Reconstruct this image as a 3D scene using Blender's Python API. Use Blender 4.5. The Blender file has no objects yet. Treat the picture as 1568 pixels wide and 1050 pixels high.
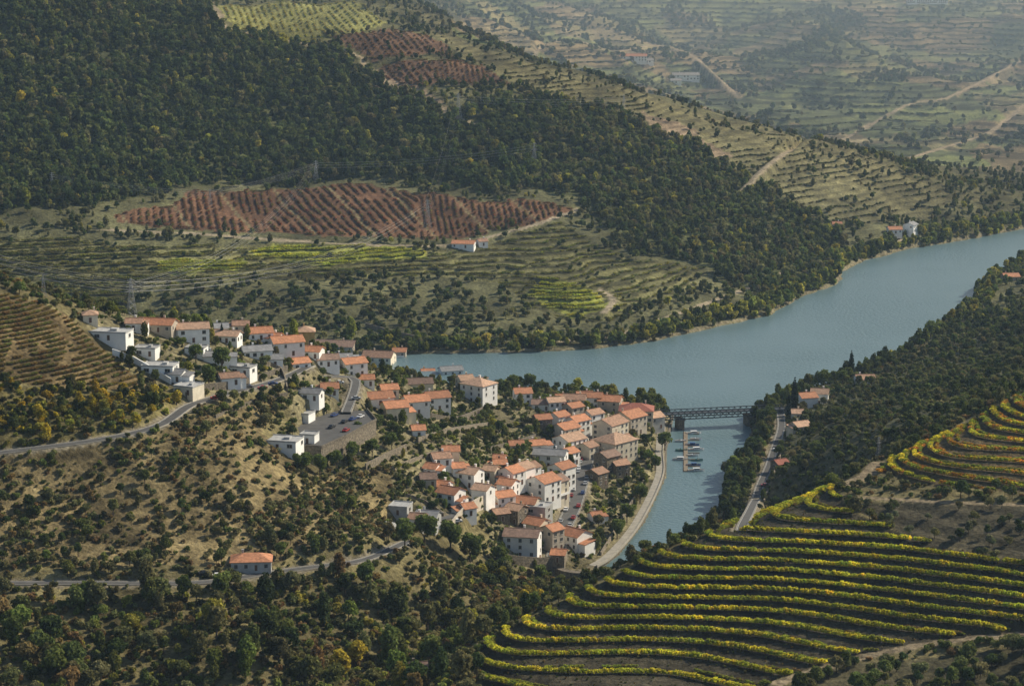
import bpy, math, random, time
import numpy as np
from mathutils import Vector, Matrix
T0=time.time()
rng=np.random.default_rng(11); random.seed(11)
CAM_Z=270.0; F=3396.0; PA=math.radians(11.24); SP,CP_=math.sin(PA),math.cos(PA)
scene=bpy.context.scene

# ------------------------------------------------------------------ survey helpers
def ray(u,v):
    a=(u-784)/F; b=(525-v)/F
    return a, b*SP+CP_, b*CP_-SP
def at_y(u,v,D):
    d=ray(u,v); s=D/d[1]; return (d[0]*s, D, CAM_Z+d[2]*s)
def at_z(u,v,z):
    d=ray(u,v); s=(z-CAM_Z)/d[2]; return (d[0]*s, d[1]*s, z)

S=[(0,480,1440),(0,400,1500),(0,300,1600),(0,200,1740),(0,100,1850),(0,0,1950),(-300,400,1500),(-300,200,1720),(-300,0,1900),
(250,500,1400),(250,400,1510),(250,290,1690),(250,150,1850),(300,0,2120),(500,520,1365),(500,450,1460),(500,380,1560),(500,290,1720),
(500,200,1850),(500,100,1980),(500,0,2200),(700,450,1480),(700,380,1580),(700,300,1720),(700,200,1860),(700,50,2180),(620,0,2260),
(850,500,1395),(850,430,1500),(850,330,1680),(900,200,1900),(900,120,2100),(950,480,1430),(1000,400,1580),(1000,300,1760),(1000,220,1900),
(1000,150,2100),(1100,430,1560),(1100,350,1700),(1150,250,1900),(1100,180,2080),(1200,210,2040),(1250,380,1700),(1250,320,1800),(1300,240,2000),
(1400,330,1850),(1400,275,1970),(1480,297,1960),(1560,335,1890),
(900,60,3000),(900,0,3500),(750,20,2900),(1100,150,2600),(1100,60,3050),(1100,0,3400),(1300,190,2450),(1300,100,2800),(1300,0,3400),
(1450,260,2170),(1568,250,2220),(1568,150,2600),(1568,60,3000),(1568,0,3300),(1800,250,2250),(1800,0,3300),
(1568,440,1480),(1568,500,1250),(1568,560,1080),(1400,600,1080),(1300,640,1050),(1300,700,930),(1250,690,960),(1450,520,1300),(1450,570,1150),
(1350,565,1250),(1200,720,1000),(1150,790,935),(1250,620,1150),(1200,650,1110),(1220,760,930),
(740,985,670),(850,930,690),(1000,855,715),(1100,815,735),(1200,785,750),(1310,737,775),(1400,682,800),(1568,605,840),(1568,680,790),
(1568,750,745),(1450,760,745),(1350,768,750),(1568,800,715),(1568,860,690),(1568,960,650),(1568,1050,615),(1300,1040,625),(1200,1020,640),
(1200,900,695),(1000,1000,660),(1000,920,690),(850,1000,660),(760,1040,642),(1400,880,690),(1400,980,650),(1100,1050,630),(900,1050,630),
(1800,700,760),(1800,900,650),(1800,550,1000),(1900,450,1400),
(600,950,745),(500,950,735),(400,1000,690),(200,1000,690),(0,1050,660),(0,960,695),(-200,1050,650),(-300,890,720),(700,880,820),
(620,838,790),(500,862,765),(400,882,750),(300,895,735),(150,895,728),(0,890,725),(750,800,880),(700,800,860),(300,760,790),(150,760,780),
(0,780,760),(150,685,800),(0,695,790),(300,615,855),(220,655,820),(500,800,800),(400,700,830),(500,712,857),(450,720,840),(600,750,860),(620,690,905),
(600,640,960),(700,690,925),(700,740,905),(800,700,985),(800,760,925),(850,800,915),(800,830,885),(880,740,990),(900,800,922),(830,860,872),
(920,640,1105),(1000,640,1125),(970,700,1040),(850,640,1080),(760,640,1060),(700,620,1060),(640,575,1090),(760,600,1165),(900,610,1160),
(560,560,1040),(450,520,980),(450,580,930),(350,520,950),(350,570,900),(250,500,930),(200,500,915),(200,580,870),(100,470,900),(0,440,880),
(-200,430,860),(0,560,840),(100,620,830),(-200,690,780)]
CP=[at_y(*s) for s in S]
CP+=[(100,2350,60),(350,2300,14),(-100,2500,120),(-1500,3500,420),(0,4500,330),(1000,4500,330),(2000,4500,350),(0,5600,420),(2000,5600,430),
(-800,2800,320),(45,800,20),(45,850,6),(80,830,20),(108,850,20),(10,820,4),(-30,750,12),(-50,700,15),(14,866,2),(-80,660,14),
(-200,1080,20),(-300,1100,20),(-100,1120,20),(-60,1170,8),(600,1500,60),(600,1900,5),(-60,600,20),(100,560,42),(0,500,40),(200,480,45),(-150,500,30)]
CP=np.array(CP,float)
cx,cy,cz=CP.T
Cc=30.0
def kern(dx,dy): return np.sqrt(dx*dx+dy*dy+Cc*Cc)
n=len(CP)
A=np.zeros((n+3,n+3)); A[:n,:n]=kern(cx[:,None]-cx,cy[:,None]-cy)
A[:n,:n]+= -1.5*np.eye(n)
A[:n,n]=1;A[:n,n+1]=cx/1000;A[:n,n+2]=cy/1000;A[n:,:n]=A[:n,n:].T
wts=np.linalg.solve(A,np.r_[cz,0,0,0])
def rbf(x,y):
    sh=x.shape; x=x.ravel();y=y.ravel(); out=np.empty_like(x)
    for i in range(0,len(x),20000):
        a=x[i:i+20000,None];b=y[i:i+20000,None]
        out[i:i+20000]=kern(a-cx,b-cy)@wts[:n]+wts[n]+wts[n+1]*a[:,0]/1000+wts[n+2]*b[:,0]/1000
    return out.reshape(sh)
tab=rng.random((256,256))
def vnoise(x,y):
    xi=np.floor(x).astype(int);yi=np.floor(y).astype(int);fx=x-xi;fy=y-yi
    fx=fx*fx*(3-2*fx);fy=fy*fy*(3-2*fy)
    g=lambda a,b:tab[a&255,b&255]
    return (g(xi,yi)*(1-fx)+g(xi+1,yi)*fx)*(1-fy)+(g(xi,yi+1)*(1-fx)+g(xi+1,yi+1)*fx)*fy
def fbm(x,y,s,o=4,seed=0):
    r=0;a=.5;x=x/s+seed*17.3;y=y/s+seed*9.7
    for i in range(o):
        r=r+a*vnoise(x,y);x=x*2.03+5.1;y=y*2.03+1.7;a*=.5
    return r/(1-.5**o)
def sst(a,b,x):
    t=np.clip((x-a)/(b-a),0,1);return t*t*(3-2*t)
ys=[400.0]
while ys[-1]<5800:
    y=ys[-1]; ys.append(y+(1.25 if y<950 else 1.25+(y-950)*0.0042))
ys=np.array(ys); NC=640; T1=.38
ts=np.linspace(-T1,T1,NC); dt=ts[1]-ts[0]
TT,Y=np.meshgrid(ts,ys); X=TT*Y
dyv=np.gradient(ys)
AREA=(dyv[:,None]*dt*Y)
H=rbf(X,Y);HB=H.copy()
wl=160
ridg=1-np.abs(2*fbm(X,Y,wl,4,3)-1)
ridf=1-np.abs(2*fbm(X,Y*.8,420,5,5)-1)
amp2=4*sst(1300,1500,Y)+12*sst(1500,1900,Y)
H=H+(ridg-.75)*amp2+(ridf-.75)*2.0*45*sst(2200,2900,Y)
calm=1-.8*sst(-30,10,X)*sst(860,800,Y)
H=H+((fbm(X,Y,45,3,2)-.5)*np.where(Y<1250,2.2,4)+(fbm(X,Y,9,3,8)-.5)*np.where(Y<1250,.9,1.6))*calm
# river
RV=[(-600,1200),(-200,1190),(-50,1200),(-9,1212),at_z(1000,618,0),at_z(1030,640,0),at_z(1019,690,0),at_z(1018,730,0),at_z(985,800,0),at_z(945,850,0),at_z(905,880,0),
(14,868),(22,852),(50,860),(70,885),at_z(1075,815,0),at_z(1105,770,0),at_z(1110,730,0),at_z(1148,690,0),at_z(1150,640,0),at_z(1190,612,0),at_z(1270,590,0),at_z(1340,566,0),
at_z(1405,537,0),at_z(1440,510,0),at_z(1480,480,0),at_z(1500,440,0),at_z(1568,412,0),(600,1750),(1100,1950),(2600,2300),(2600,2500),(1100,2260),(700,2060),at_z(1568,350,0),at_z(1480,368,0),
at_z(1400,380,0),at_z(1330,398,0),at_z(1290,415,0),at_z(1285,435,0),at_z(1225,455,0),at_z(1180,482,0),at_z(1100,500,0),at_z(1000,523,0),at_z(930,532,0),
at_z(850,538,0),at_z(640,542,0),(-200,1330),(-600,1370)]
RV=[(p[0],p[1]) for p in RV]
def inpoly(poly,x,y):
    r=np.zeros(x.shape,bool);m=len(poly)
    for i in range(m):
        x0,y0=poly[i][:2];x1,y1=poly[(i+1)%m][:2]
        if y0==y1: continue
        c=((y0>y)!=(y1>y))&(x<(x1-x0)*(y-y0)/(y1-y0)+x0); r^=c
    return r
def segdist(poly,x,y,closed=True,zs=None):
    best=np.full(x.shape,1e9);zz=np.zeros(x.shape);m=len(poly)
    for i in range(m if closed else m-1):
        x0,y0=poly[i][:2];x1,y1=poly[(i+1)%m][:2];dx=x1-x0;dy=y1-y0
        t=np.clip(((x-x0)*dx+(y-y0)*dy)/(dx*dx+dy*dy+1e-9),0,1)
        d=np.hypot(x-x0-t*dx,y-y0-t*dy)
        if zs is not None:
            z=zs[i]+(zs[(i+1)%m]-zs[i])*t; zz=np.where(d<best,z,zz)
        best=np.minimum(best,d)
    return (best,zz) if zs is not None else best
rin=inpoly(RV,X,Y); rd=segdist(RV,X,Y)
wob=(fbm(X,Y,14,3,4)-.5)*5*np.where((Y<1190)&(X<100),0,1)
sdv=np.where(rin,-rd,rd)+wob; rin=sdv<0; rd=np.abs(sdv)
Hout=np.maximum(H,1.2+np.minimum(rd,30)*.05); Hout=np.where(rd<10,np.minimum(Hout,0.3+rd*.75),Hout); Hout=np.where(rd<1,0.15,Hout)
H=np.where(rin,-np.clip(rd*.5,.3,4),np.maximum(Hout,.12))
def raycast(u,v,HH=None):
    HH=H if HH is None else HH
    d=ray(u,v);t=min(max(d[0]/d[1],-T1+.001),T1-.001)
    c=(t+T1)/dt;c0=int(c);f=c-c0
    hc=HH[:,c0]*(1-f)+HH[:,c0+1]*f
    L=CAM_Z+d[2]/d[1]*ys
    k=np.nonzero(L<=hc)[0]
    if len(k)==0: return (t*5000,5000.,float(hc[-1]))
    k=max(k[0],1); a=L[k-1]-hc[k-1];b=L[k]-hc[k]; g=a/(a-b+1e-9)
    y=ys[k-1]+g*(ys[k]-ys[k-1]); return (t*y,y,float(hc[k-1]+g*(hc[k]-hc[k-1])))
def hq(x,y,HH=None):
    HH=H if HH is None else HH
    x=np.asarray(x,float);y=np.asarray(y,float)
    c=np.clip((x/y+T1)/dt,0,NC-1.001);c0=c.astype(int);f=c-c0
    r=np.clip(np.searchsorted(ys,y)-1,0,len(ys)-2);g=np.clip((y-ys[r])/(ys[r+1]-ys[r]),0,1)
    return (HH[r,c0]*(1-f)+HH[r,c0+1]*f)*(1-g)+(HH[r+1,c0]*(1-f)+HH[r+1,c0+1]*f)*g
def plan(px): return [raycast(u,v)[:2] for u,v in px]
def densify(P,step=4):
    P=[np.array(p,float) for p in P]; out=[]
    for i in range(len(P)-1):
        p0=P[max(i-1,0)];p1=P[i];p2=P[i+1];p3=P[min(i+2,len(P)-1)]
        m=max(2,int(np.linalg.norm(p2-p1)/step))
        for j in range(m):
            t=j/m; out.append(.5*((2*p1)+(-p0+p2)*t+(2*p0-5*p1+4*p2-p3)*t*t+(-p0+3*p1-3*p2+p3)*t**3))
    out.append(P[-1]); return out
Hs=H.copy()
# ------------------------------------------------------------------ roads
ROADS={
'valley_road':([(-60,700),(0,695),(60,688),(130,680),(200,665),(250,648),(290,615),(330,605),(400,590),(440,578),(475,562)],4.6,'asph'),
'lower_road':([(-60,892),(0,891),(150,893),(300,893),(400,882),(500,862),(560,850),(625,837)],4.0,'asph'),
'main_street':([(850,858),(862,810),(880,765),(895,720),(905,680),(925,648),(990,634)],7,'asph'),
'east_bank_road':([(1135,805),(1158,765),(1180,705),(1196,655),(1194,630)],3.6,'asph'),
'upper_village_street':([(475,562),(520,580),(545,600),(530,630)],4,'asph'),
'village_lane':([(605,795),(650,798),(690,802),(712,775),(745,752),(790,735)],3.5,'asph'),
'vineyard_track':([(150,350),(300,358),(420,368),(560,374),(690,377),(760,360),(830,340),(890,318)],4,'dirt'),
'ridge_track':([(1190,1052),(1300,1012),(1430,985),(1580,962)],2.2,'dirt'),
'olive_track':([(1310,766),(1380,766),(1450,768),(1580,768)],2.0,'dirt'),
'crest_track':([(1295,745),(1320,730),(1345,708)],4,'dirt'),
'riverside_track':([(860,522),(940,515),(1010,490),(1070,468),(1150,440),(1220,408),(1300,383),(1390,365)],4,'dirt'),
'hill_track':([(320,5),(340,25),(345,45),(420,60),(500,70),(560,95)],5,'dirt'),
'terrace_track':([(560,95),(590,125),(640,150),(700,180),(760,205)],4,'dirt'),
'spur_track':([(920,440),(940,460),(925,480)],3,'dirt'),
'far_road':([(820,80),(870,60),(940,78),(1000,70),(1060,85),(1130,150)],5,'dirt'),
'far_lane':([(1130,300),(1200,235),(1290,215),(1390,160),(1450,150),(1568,90)],4,'dirt'),
'far_bend_road':([(1380,245),(1450,225),(1520,200),(1568,160)],5,'dirt'),
}
RD={}
for k,(px,w,m) in ROADS.items():
    P=densify([raycast(u,v) for u,v in px],5)
    z=np.array([p[2] for p in P]); kk=9
    zp=np.pad(z,kk,mode='edge'); z=np.convolve(zp,np.ones(2*kk+1)/(2*kk+1),'valid')
    P=[(p[0],p[1],zz) for p,zz in zip(P,z)]; RD[k]=(P,w,m)
def carve(P,w,fall=4.0):
    global H
    yy=[p[1] for p in P]
    r0,r1=np.searchsorted(ys,[min(yy)-20,max(yy)+20]); r1=min(r1,len(ys))
    sx=X[r0:r1];sy=Y[r0:r1]
    Q=P[::2]+[P[-1]]
    d,z=segdist(Q,sx,sy,False,[p[2] for p in Q])
    wt=1-sst(w/2+.8,w/2+.8+fall,d)
    H[r0:r1]=H[r0:r1]*(1-wt)+z*wt
# ------------------------------------------------------------------ land cover
wx=X+(fbm(X,Y,30,3,91)-.5)*np.clip((Y-900)/40,0,26);wy=Y+(fbm(X,Y,30,3,92)-.5)*np.clip((Y-900)/30,0,34)
def M(px,warp=True): return inpoly(plan(px),wx,wy) if warp else inpoly(plan(px),X,Y)
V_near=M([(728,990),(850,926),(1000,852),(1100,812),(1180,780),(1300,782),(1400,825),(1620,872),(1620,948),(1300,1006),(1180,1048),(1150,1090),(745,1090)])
V_up=M([(1640,575),(1568,604),(1400,684),(1335,722),(1400,742),(1640,757)])
V_knoll=M([(-200,445),(0,450),(100,480),(170,545),(235,592),(180,597),(-200,592)])
V_red=M([(420,288),(560,283),(700,303),(880,316),(830,342),(700,365),(560,364),(420,357),(180,347),(165,330),(320,290)])
V_yel=M([(-100,365),(180,372),(420,374),(690,382),(850,340),(980,398),(1085,408),(1060,445),(940,490),(860,492),(760,432),(650,425),(400,430),(200,440),(-100,445)])
BRIGHT=M([(430,368),(640,372),(650,392),(560,400),(500,408),(380,386)])|M([(830,425),(900,440),(960,475),(880,485),(800,450)])|M([(240,395),(380,400),(370,418),(240,415)])
G_top=M([(322,8),(420,6),(545,3),(600,38),(480,64),(350,42)])
R_top=M([(482,48),(650,52),(690,85),(565,90)])|M([(572,98),(730,98),(780,135),(600,135)])
T_crest=M([(610,0),(800,92),(1000,148),(1200,203),(1400,272),(1500,300),(1400,345),(1290,350),(1180,290),(1100,245),(950,170),(850,150),(700,85)])
BARE=M([(575,105),(600,112),(700,172),(640,165),(570,135)])|M([(975,165),(1030,185),(1125,240),(1100,248),(1000,205)])
FOREST=M([(-400,-40),(290,-20),(340,45),(480,70),(560,110),(680,178),(850,152),(950,172),(1100,248),(1180,292),(1290,352),(1290,398),(1200,465),(1090,408),(980,392),(890,305),(560,272),(330,278),(150,312),(0,330),(-400,330)])&(Y>1400)
OLIVE=M([(200,445),(400,434),(650,428),(760,436),(850,492),(900,515),(640,528),(200,500)])&(Y>1300)
FAR=(Y>2150)&~FOREST&~T_crest&~G_top&~R_top&(X>-60)
WOODS_BL=M([(-200,915),(0,915),(250,915),(420,905),(560,880),(640,860),(760,860),(840,895),(735,985),(740,1090),(-200,1090)])
SCRUB_L=M([(-200,705),(60,700),(220,668),(330,620),(440,600),(400,660),(470,720),(600,710),(640,780),(620,830),(400,872),(-200,885)])
YELWOOD=M([(-200,600),(180,600),(280,595),(270,625),(200,655),(60,680),(-200,690)])
DARK_R=M([(1200,600),(1350,570),(1420,530),(1500,480),(1700,430),(1700,560),(1568,598),(1400,678),(1300,735),(1180,775),(1210,700)])
OLIVE_R=M([(1300,776),(1380,770),(1640,770),(1640,868),(1400,826)])&~V_near
TREES_BR=M([(1190,1060),(1300,1018),(1640,968),(1640,1100),(1150,1100)])
VILLAGE=M([(130,500),(450,500),(640,545),(760,580),(1040,605),(1020,740),(940,860),(770,870),(740,800),(600,800),(600,700),(460,700),(440,600),(280,600),(200,560)])&(Y<1240)
cellx=X+fbm(X,Y,60,3,21)*90;celly=Y+fbm(X,Y,60,3,22)*90
def cells(size,seed):
    r=np.random.default_rng(seed);ix=np.floor(cellx/size).astype(int);iy=np.floor(celly/(size*.8)).astype(int)
    t=r.random((128,128));return t[ix&127,iy&127]
c1=cells(85,5);c2=cells(85,6)
col=np.zeros(X.shape+(3,))
def setc(m,c,va=.25,s=30):
    nz=(1+(fbm(X,Y,s,4,31)-.5)*2*va*1.6)[...,None]
    col[m]=(np.array(c)*nz)[m]
row=np.zeros(X.shape);rs=np.zeros(X.shape)
setc(Y>0,(.115,.098,.046),.5,25);setc(Y>1300,(.09,.088,.042),.5,40)
far_pal=np.array([(.125,.14,.06),(.17,.16,.08),(.10,.12,.05),(.165,.135,.075),(.13,.15,.058),(.19,.165,.095),(.08,.095,.042),(.14,.115,.065)])
fc=far_pal[(c1*8).astype(int)%8]*(0.7+.6*fbm(X,Y,40,3,9))[...,None]
col[FAR]=fc[FAR]; rs[FAR]=.75*(c2>.12)[FAR]; row[FAR]=(Hs/np.where(c2>.6,6.,4.5))[FAR]
setc(FOREST,(.055,.06,.024),.4);setc(OLIVE,(.09,.088,.042),.3)
for m,c,d in ((V_red,(.115,.062,.034),4.5),(R_top,(.135,.082,.05),4.5),(G_top,(.17,.17,.055),5.)):
    setc(m,c,.5,60);ang=np.where(m,.35+.3*(np.floor((X+400)/110)%3),.4)
    rr=(X*np.cos(ang)+Y*.25*np.sin(ang))/d; row[m]=rr[m];rs[m]=.3
V_rc=V_red&(((X+.35*Y)/46.%1)<.05); col[V_rc]=(.15,.125,.065); rs[V_rc]=0
setc(V_yel,(.105,.10,.042),.6,60);row[V_yel]=(Hs/1.6)[V_yel];rs[V_yel]=.7
col[BRIGHT&V_yel]=col[BRIGHT&V_yel]*np.array((1.8,2.0,1.0))
setc(T_crest,(.12,.112,.055),.4,50);row[T_crest]=(Hs/3.)[T_crest];rs[T_crest]=.45
setc(BARE,(.24,.185,.12),.2)
setc(WOODS_BL,(.11,.093,.043),.4);setc(SCRUB_L,(.14,.11,.054),.6,12);setc(YELWOOD,(.10,.085,.035),.3)
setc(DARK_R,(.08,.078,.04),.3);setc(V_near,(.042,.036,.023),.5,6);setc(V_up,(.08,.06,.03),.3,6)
setc(V_knoll,(.13,.095,.045),.5,12);row[V_knoll]=(Hs/1.3)[V_knoll];rs[V_knoll]=.3
setc(OLIVE_R,(.055,.048,.03),.3);setc(TREES_BR,(.065,.058,.032),.3);setc(VILLAGE,(.135,.118,.065),.5,10)
def terr(m,dz,tr=.6,k=1.0):
    global H
    f=Hs/dz;b=np.floor(f);f=f-b
    s=np.where(f<tr,.12*f/tr,.12+.88*(f-tr)/(1-tr))
    H=np.where(m,H*(1-k)+k*dz*(b+s),H)
FN=(HB+.085*Y+(fbm(X,Y,60,2,70)-.5)*1.6)/2.05
f_=FN-np.floor(FN);S_n=np.where(f_<.55,.15*f_/.55,.15+.85*(f_-.55)/.45)
H=np.where(V_near,H+1.35*(S_n-f_),H)
terr(V_up,1.35,.6);terr(V_knoll,1.4,.6,.6);terr(T_crest,3,.6,.8);terr(V_yel,3.2,.7,.9);terr(FAR,6.,.6,.8);terr(SCRUB_L,2.4,.6,.5);terr(OLIVE_R,2.2,.6)
for k,(P,w,m) in RD.items(): carve(P,w)
QP=densify([at_z(u,v,2.3) for u,v in [(1014,646),(1010,690),(1009,730),(975,800),(935,848),(908,866)]],4)
QP=[tuple(p) for p in QP]; carve(QP,4,3)
H=np.where(rin,np.minimum(H,-.3),H)
PZ=56.6
PLAT=[at_z(u,v,PZ)[:2] for u,v in [(452,656),(470,642),(515,629),(562,628),(576,644),(532,668),(492,686),(468,684)]]
pm=inpoly(PLAT,X,Y);pdist=segdist(PLAT,X,Y)
H=np.where(pm,np.minimum(H,PZ-.6),H-2.6*(1-sst(0,22,pdist))*sst(905,885,Y)*(~pm))
roadmask=np.zeros(X.shape,bool)
for k,(P,w,m) in RD.items():
    d=segdist(P[::3]+[P[-1]],X,Y,False); roadmask|=d<w/2+1.5
    if m=='dirt':
        mk=d<w/2+1;col[mk]=((.24,.20,.135) if P[0][1]>1300 else (.17,.135,.085)); rs[mk]=0
    else: col[(d<w/2+2)]=(.15,.13,.09)
roadmask|=segdist(QP,X,Y,False)<4; roadmask|=pm
bankm=(~rin)&(rd<3);col[bankm]=(.15,.13,.08);rs[bankm]=0

# ------------------------------------------------------------------ materials
def newmat(name):
    m=bpy.data.materials.new(name);m.use_nodes=True;nt=m.node_tree;nt.nodes.clear();return m,nt,nt.nodes,nt.links
def simple(name,c,rough=.8,var=.2,scale=.6,metal=0.,bump=0.):
    m,nt,N,L=newmat(name)
    o=N.new('ShaderNodeOutputMaterial');b=N.new('ShaderNodeBsdfPrincipled');L.new(b.outputs[0],o.inputs[0])
    tc=N.new('ShaderNodeTexCoord');nz=N.new('ShaderNodeTexNoise');nz.inputs['Scale'].default_value=scale;nz.inputs['Detail'].default_value=5
    L.new(tc.outputs['Object'],nz.inputs['Vector'])
    oi=N.new('ShaderNodeObjectInfo');mp=N.new('ShaderNodeMapRange');mp.inputs[3].default_value=1-var;mp.inputs[4].default_value=1+var*.5
    mp.inputs[1].default_value=.3;mp.inputs[2].default_value=.7
    L.new(nz.outputs[0],mp.inputs[0])
    m2=N.new('ShaderNodeMapRange');m2.inputs[3].default_value=1-var*.8;m2.inputs[4].default_value=1.1;L.new(oi.outputs['Random'],m2.inputs[0])
    mu=N.new('ShaderNodeMath');mu.operation='MULTIPLY';L.new(mp.outputs[0],mu.inputs[0]);L.new(m2.outputs[0],mu.inputs[1])
    vm=N.new('ShaderNodeVectorMath');vm.operation='SCALE';vm.inputs[0].default_value=c;L.new(mu.outputs[0],vm.inputs['Scale'])
    L.new(vm.outputs[0],b.inputs['Base Color']);b.inputs['Roughness'].default_value=rough;b.inputs['Metallic'].default_value=metal
    if bump:
        bp=N.new('ShaderNodeBump');bp.inputs['Strength'].default_value=bump;bp.inputs['Distance'].default_value=.3;L.new(nz.outputs[0],bp.inputs['Height']);L.new(bp.outputs[0],b.inputs['Normal'])
    return m
MT={'white':simple('white_render',(.84,.83,.79),.85,.1,.4),'cream':simple('cream_render',(.70,.63,.49),.85,.18,.4),'yellow':simple('ochre_render',(.6,.42,.17),.85,.2),
'beige':simple('beige_render',(.55,.48,.38),.85,.25,.4),'stone':simple('schist_stone',(.27,.225,.16),.9,.6,1.2,bump=.8),'gray':simple('gray_render',(.42,.42,.40),.85,.2),
'tile':simple('terracotta_tiles',(.55,.24,.12),.8,.35,.9,bump=.4),'tile2':simple('weathered_tiles',(.43,.25,.16),.85,.4,.9,bump=.4),'tile3':simple('red_tiles',(.36,.12,.075),.8,.3,.9,bump=.4),
'tile4':simple('pale_tiles',(.54,.34,.22),.8,.35,.9,bump=.4),'tile5':simple('old_brown_tiles',(.28,.18,.13),.85,.4,.9,bump=.4),
'flat':simple('flat_roof_membrane',(.42,.42,.41),.9,.3),'slate':simple('fibre_cement',(.28,.28,.28),.9,.3),
'glass':simple('window_glass',(.03,.035,.04),.15,.1),'frame':simple('window_surround',(.5,.47,.42),.7,.1),'door':simple('door_wood',(.12,.06,.035),.6,.3),
'asph':simple('asphalt',(.095,.092,.087),.9,.25,.3),'pave':simple('stone_paving',(.36,.33,.27),.9,.25,.5),
'paint':simple('road_paint',(.6,.6,.56),.7,.1),'iron':simple('painted_iron',(.085,.09,.095),.5,.2,1,.3),'galv':simple('galvanised_steel',(.42,.43,.44),.5,.1,1,.5),
'rubber':simple('tyre_rubber',(.02,.02,.02),.9,.1),'bark':simple('bark',(.09,.065,.045),.95,.3),'wood':simple('deck_wood',(.25,.2,.14),.9,.2),
'wire':simple('wire_aluminium',(.5,.5,.5),.4,.05)}
for nm,c in (('car_white',(.75,.75,.75)),('car_red',(.35,.03,.02)),('car_blue',(.03,.06,.2)),('car_silver',(.4,.41,.42)),('car_black',(.02,.02,.022)),('boat_white',(.75,.76,.76)),('boat_blue',(.05,.12,.3)),('boat_tarp',(.1,.25,.22))):
    MT[nm]=simple(nm+'_paint',c,.3,.05)
m,nt,N,L=newmat('ground_cover')
o=N.new('ShaderNodeOutputMaterial');b=N.new('ShaderNodeBsdfPrincipled');b.inputs['Roughness'].default_value=.95;b.inputs['Specular IOR Level'].default_value=.1;L.new(b.outputs[0],o.inputs[0])
ac=N.new('ShaderNodeAttribute');ac.attribute_name='cover';ar=N.new('ShaderNodeAttribute');ar.attribute_name='rowc';as_=N.new('ShaderNodeAttribute');as_.attribute_name='rowstr'
tc=N.new('ShaderNodeTexCoord')
def nz(s,d):
    q=N.new('ShaderNodeTexNoise');q.inputs['Scale'].default_value=s;q.inputs['Detail'].default_value=d;q.inputs['Roughness'].default_value=.65;L.new(tc.outputs['Object'],q.inputs['Vector']);return q
def math_(op,a,bb,c=None):
    q=N.new('ShaderNodeMath');q.operation=op
    for i,s in enumerate((a,bb,c)):
        if s is None: continue
        if isinstance(s,(int,float)): q.inputs[i].default_value=s
        else: L.new(s,q.inputs[i])
    return q.outputs[0]
def mr(s,a,b_,c,d):
    q=N.new('ShaderNodeMapRange');L.new(s,q.inputs[0])
    for i,vv in enumerate((a,b_,c,d)): q.inputs[i+1].default_value=vv
    return q.outputs[0]
n1=nz(.5,6);n2=nz(.06,5);n3=nz(.18,3)
k1=mr(n1.outputs[0],.3,.7,.35,1.7);k2=mr(n2.outputs[0],.3,.7,.65,1.4)
rowp=math_('ADD',ar.outputs['Fac'],math_('MULTIPLY',n3.outputs[0],.35))
sn=math_('SINE',math_('MULTIPLY',rowp,6.2832),0)
sm=mr(sn,-.3,.5,0,1)
st=math_('SUBTRACT',1,math_('MULTIPLY',math_('MULTIPLY',sm,as_.outputs['Fac']),.75))
kk=math_('MULTIPLY',math_('MULTIPLY',k1,k2),math_('MULTIPLY',st,1.3))
vm=N.new('ShaderNodeVectorMath');vm.operation='SCALE';L.new(ac.outputs['Vector'],vm.inputs[0]);L.new(kk,vm.inputs['Scale'])
L.new(vm.outputs[0],b.inputs['Base Color'])
bp=N.new('ShaderNodeBump');bp.inputs['Strength'].default_value=.8;bp.inputs['Distance'].default_value=1.2;L.new(n1.outputs[0],bp.inputs['Height']);L.new(bp.outputs[0],b.inputs['Normal'])
GROUND=m
def leafmat(name,trans=.42):
    m,nt,N,L=newmat(name)
    o=N.new('ShaderNodeOutputMaterial');d=N.new('ShaderNodeBsdfDiffuse');t=N.new('ShaderNodeBsdfTranslucent');mx=N.new('ShaderNodeMixShader');mx.inputs[0].default_value=trans
    a=N.new('ShaderNodeAttribute');a.attribute_type='INSTANCER';a.attribute_name='tint'
    g=N.new('ShaderNodeNewGeometry');mp=N.new('ShaderNodeMapRange');mp.inputs[3].default_value=.5;mp.inputs[4].default_value=1.7;L.new(g.outputs['Random Per Island'],mp.inputs[0])
    vm=N.new('ShaderNodeVectorMath');vm.operation='SCALE';L.new(a.outputs['Vector'],vm.inputs[0]);L.new(mp.outputs[0],vm.inputs['Scale'])
    L.new(vm.outputs[0],d.inputs[0]);L.new(vm.outputs[0],t.inputs[0]);L.new(d.outputs[0],mx.inputs[1]);L.new(t.outputs[0],mx.inputs[2]);L.new(mx.outputs[0],o.inputs[0]);return m,vm
LEAF,_=leafmat('foliage')
def leafobj(name,c):
    m,vm=leafmat(name);nt=m.node_tree
    for l in list(nt.links):
        if l.to_node==vm and l.to_socket==vm.inputs[0]: nt.links.remove(l)
    vm.inputs[0].default_value=c;return m
LEAF_G=leafobj('foliage_green',(.13,.165,.045));LEAF_Y=leafobj('foliage_autumn',(.45,.36,.05));LEAF_C=leafobj('foliage_cypress',(.022,.034,.017));LEAF_L=leafobj('foliage_poplar',(.27,.30,.06));LEAF_D=leafobj('foliage_oak',(.06,.085,.03))
m,nt,N,L=newmat('river_water')
o=N.new('ShaderNodeOutputMaterial');b=N.new('ShaderNodeBsdfPrincipled');L.new(b.outputs[0],o.inputs[0])
b.inputs['Base Color'].default_value=(.115,.185,.205,1);b.inputs['Roughness'].default_value=.3;b.inputs['IOR'].default_value=1.42
tc=N.new('ShaderNodeTexCoord');q=N.new('ShaderNodeTexNoise');q.inputs['Scale'].default_value=.45;q.inputs['Detail'].default_value=6;L.new(tc.outputs['Object'],q.inputs['Vector'])
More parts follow.
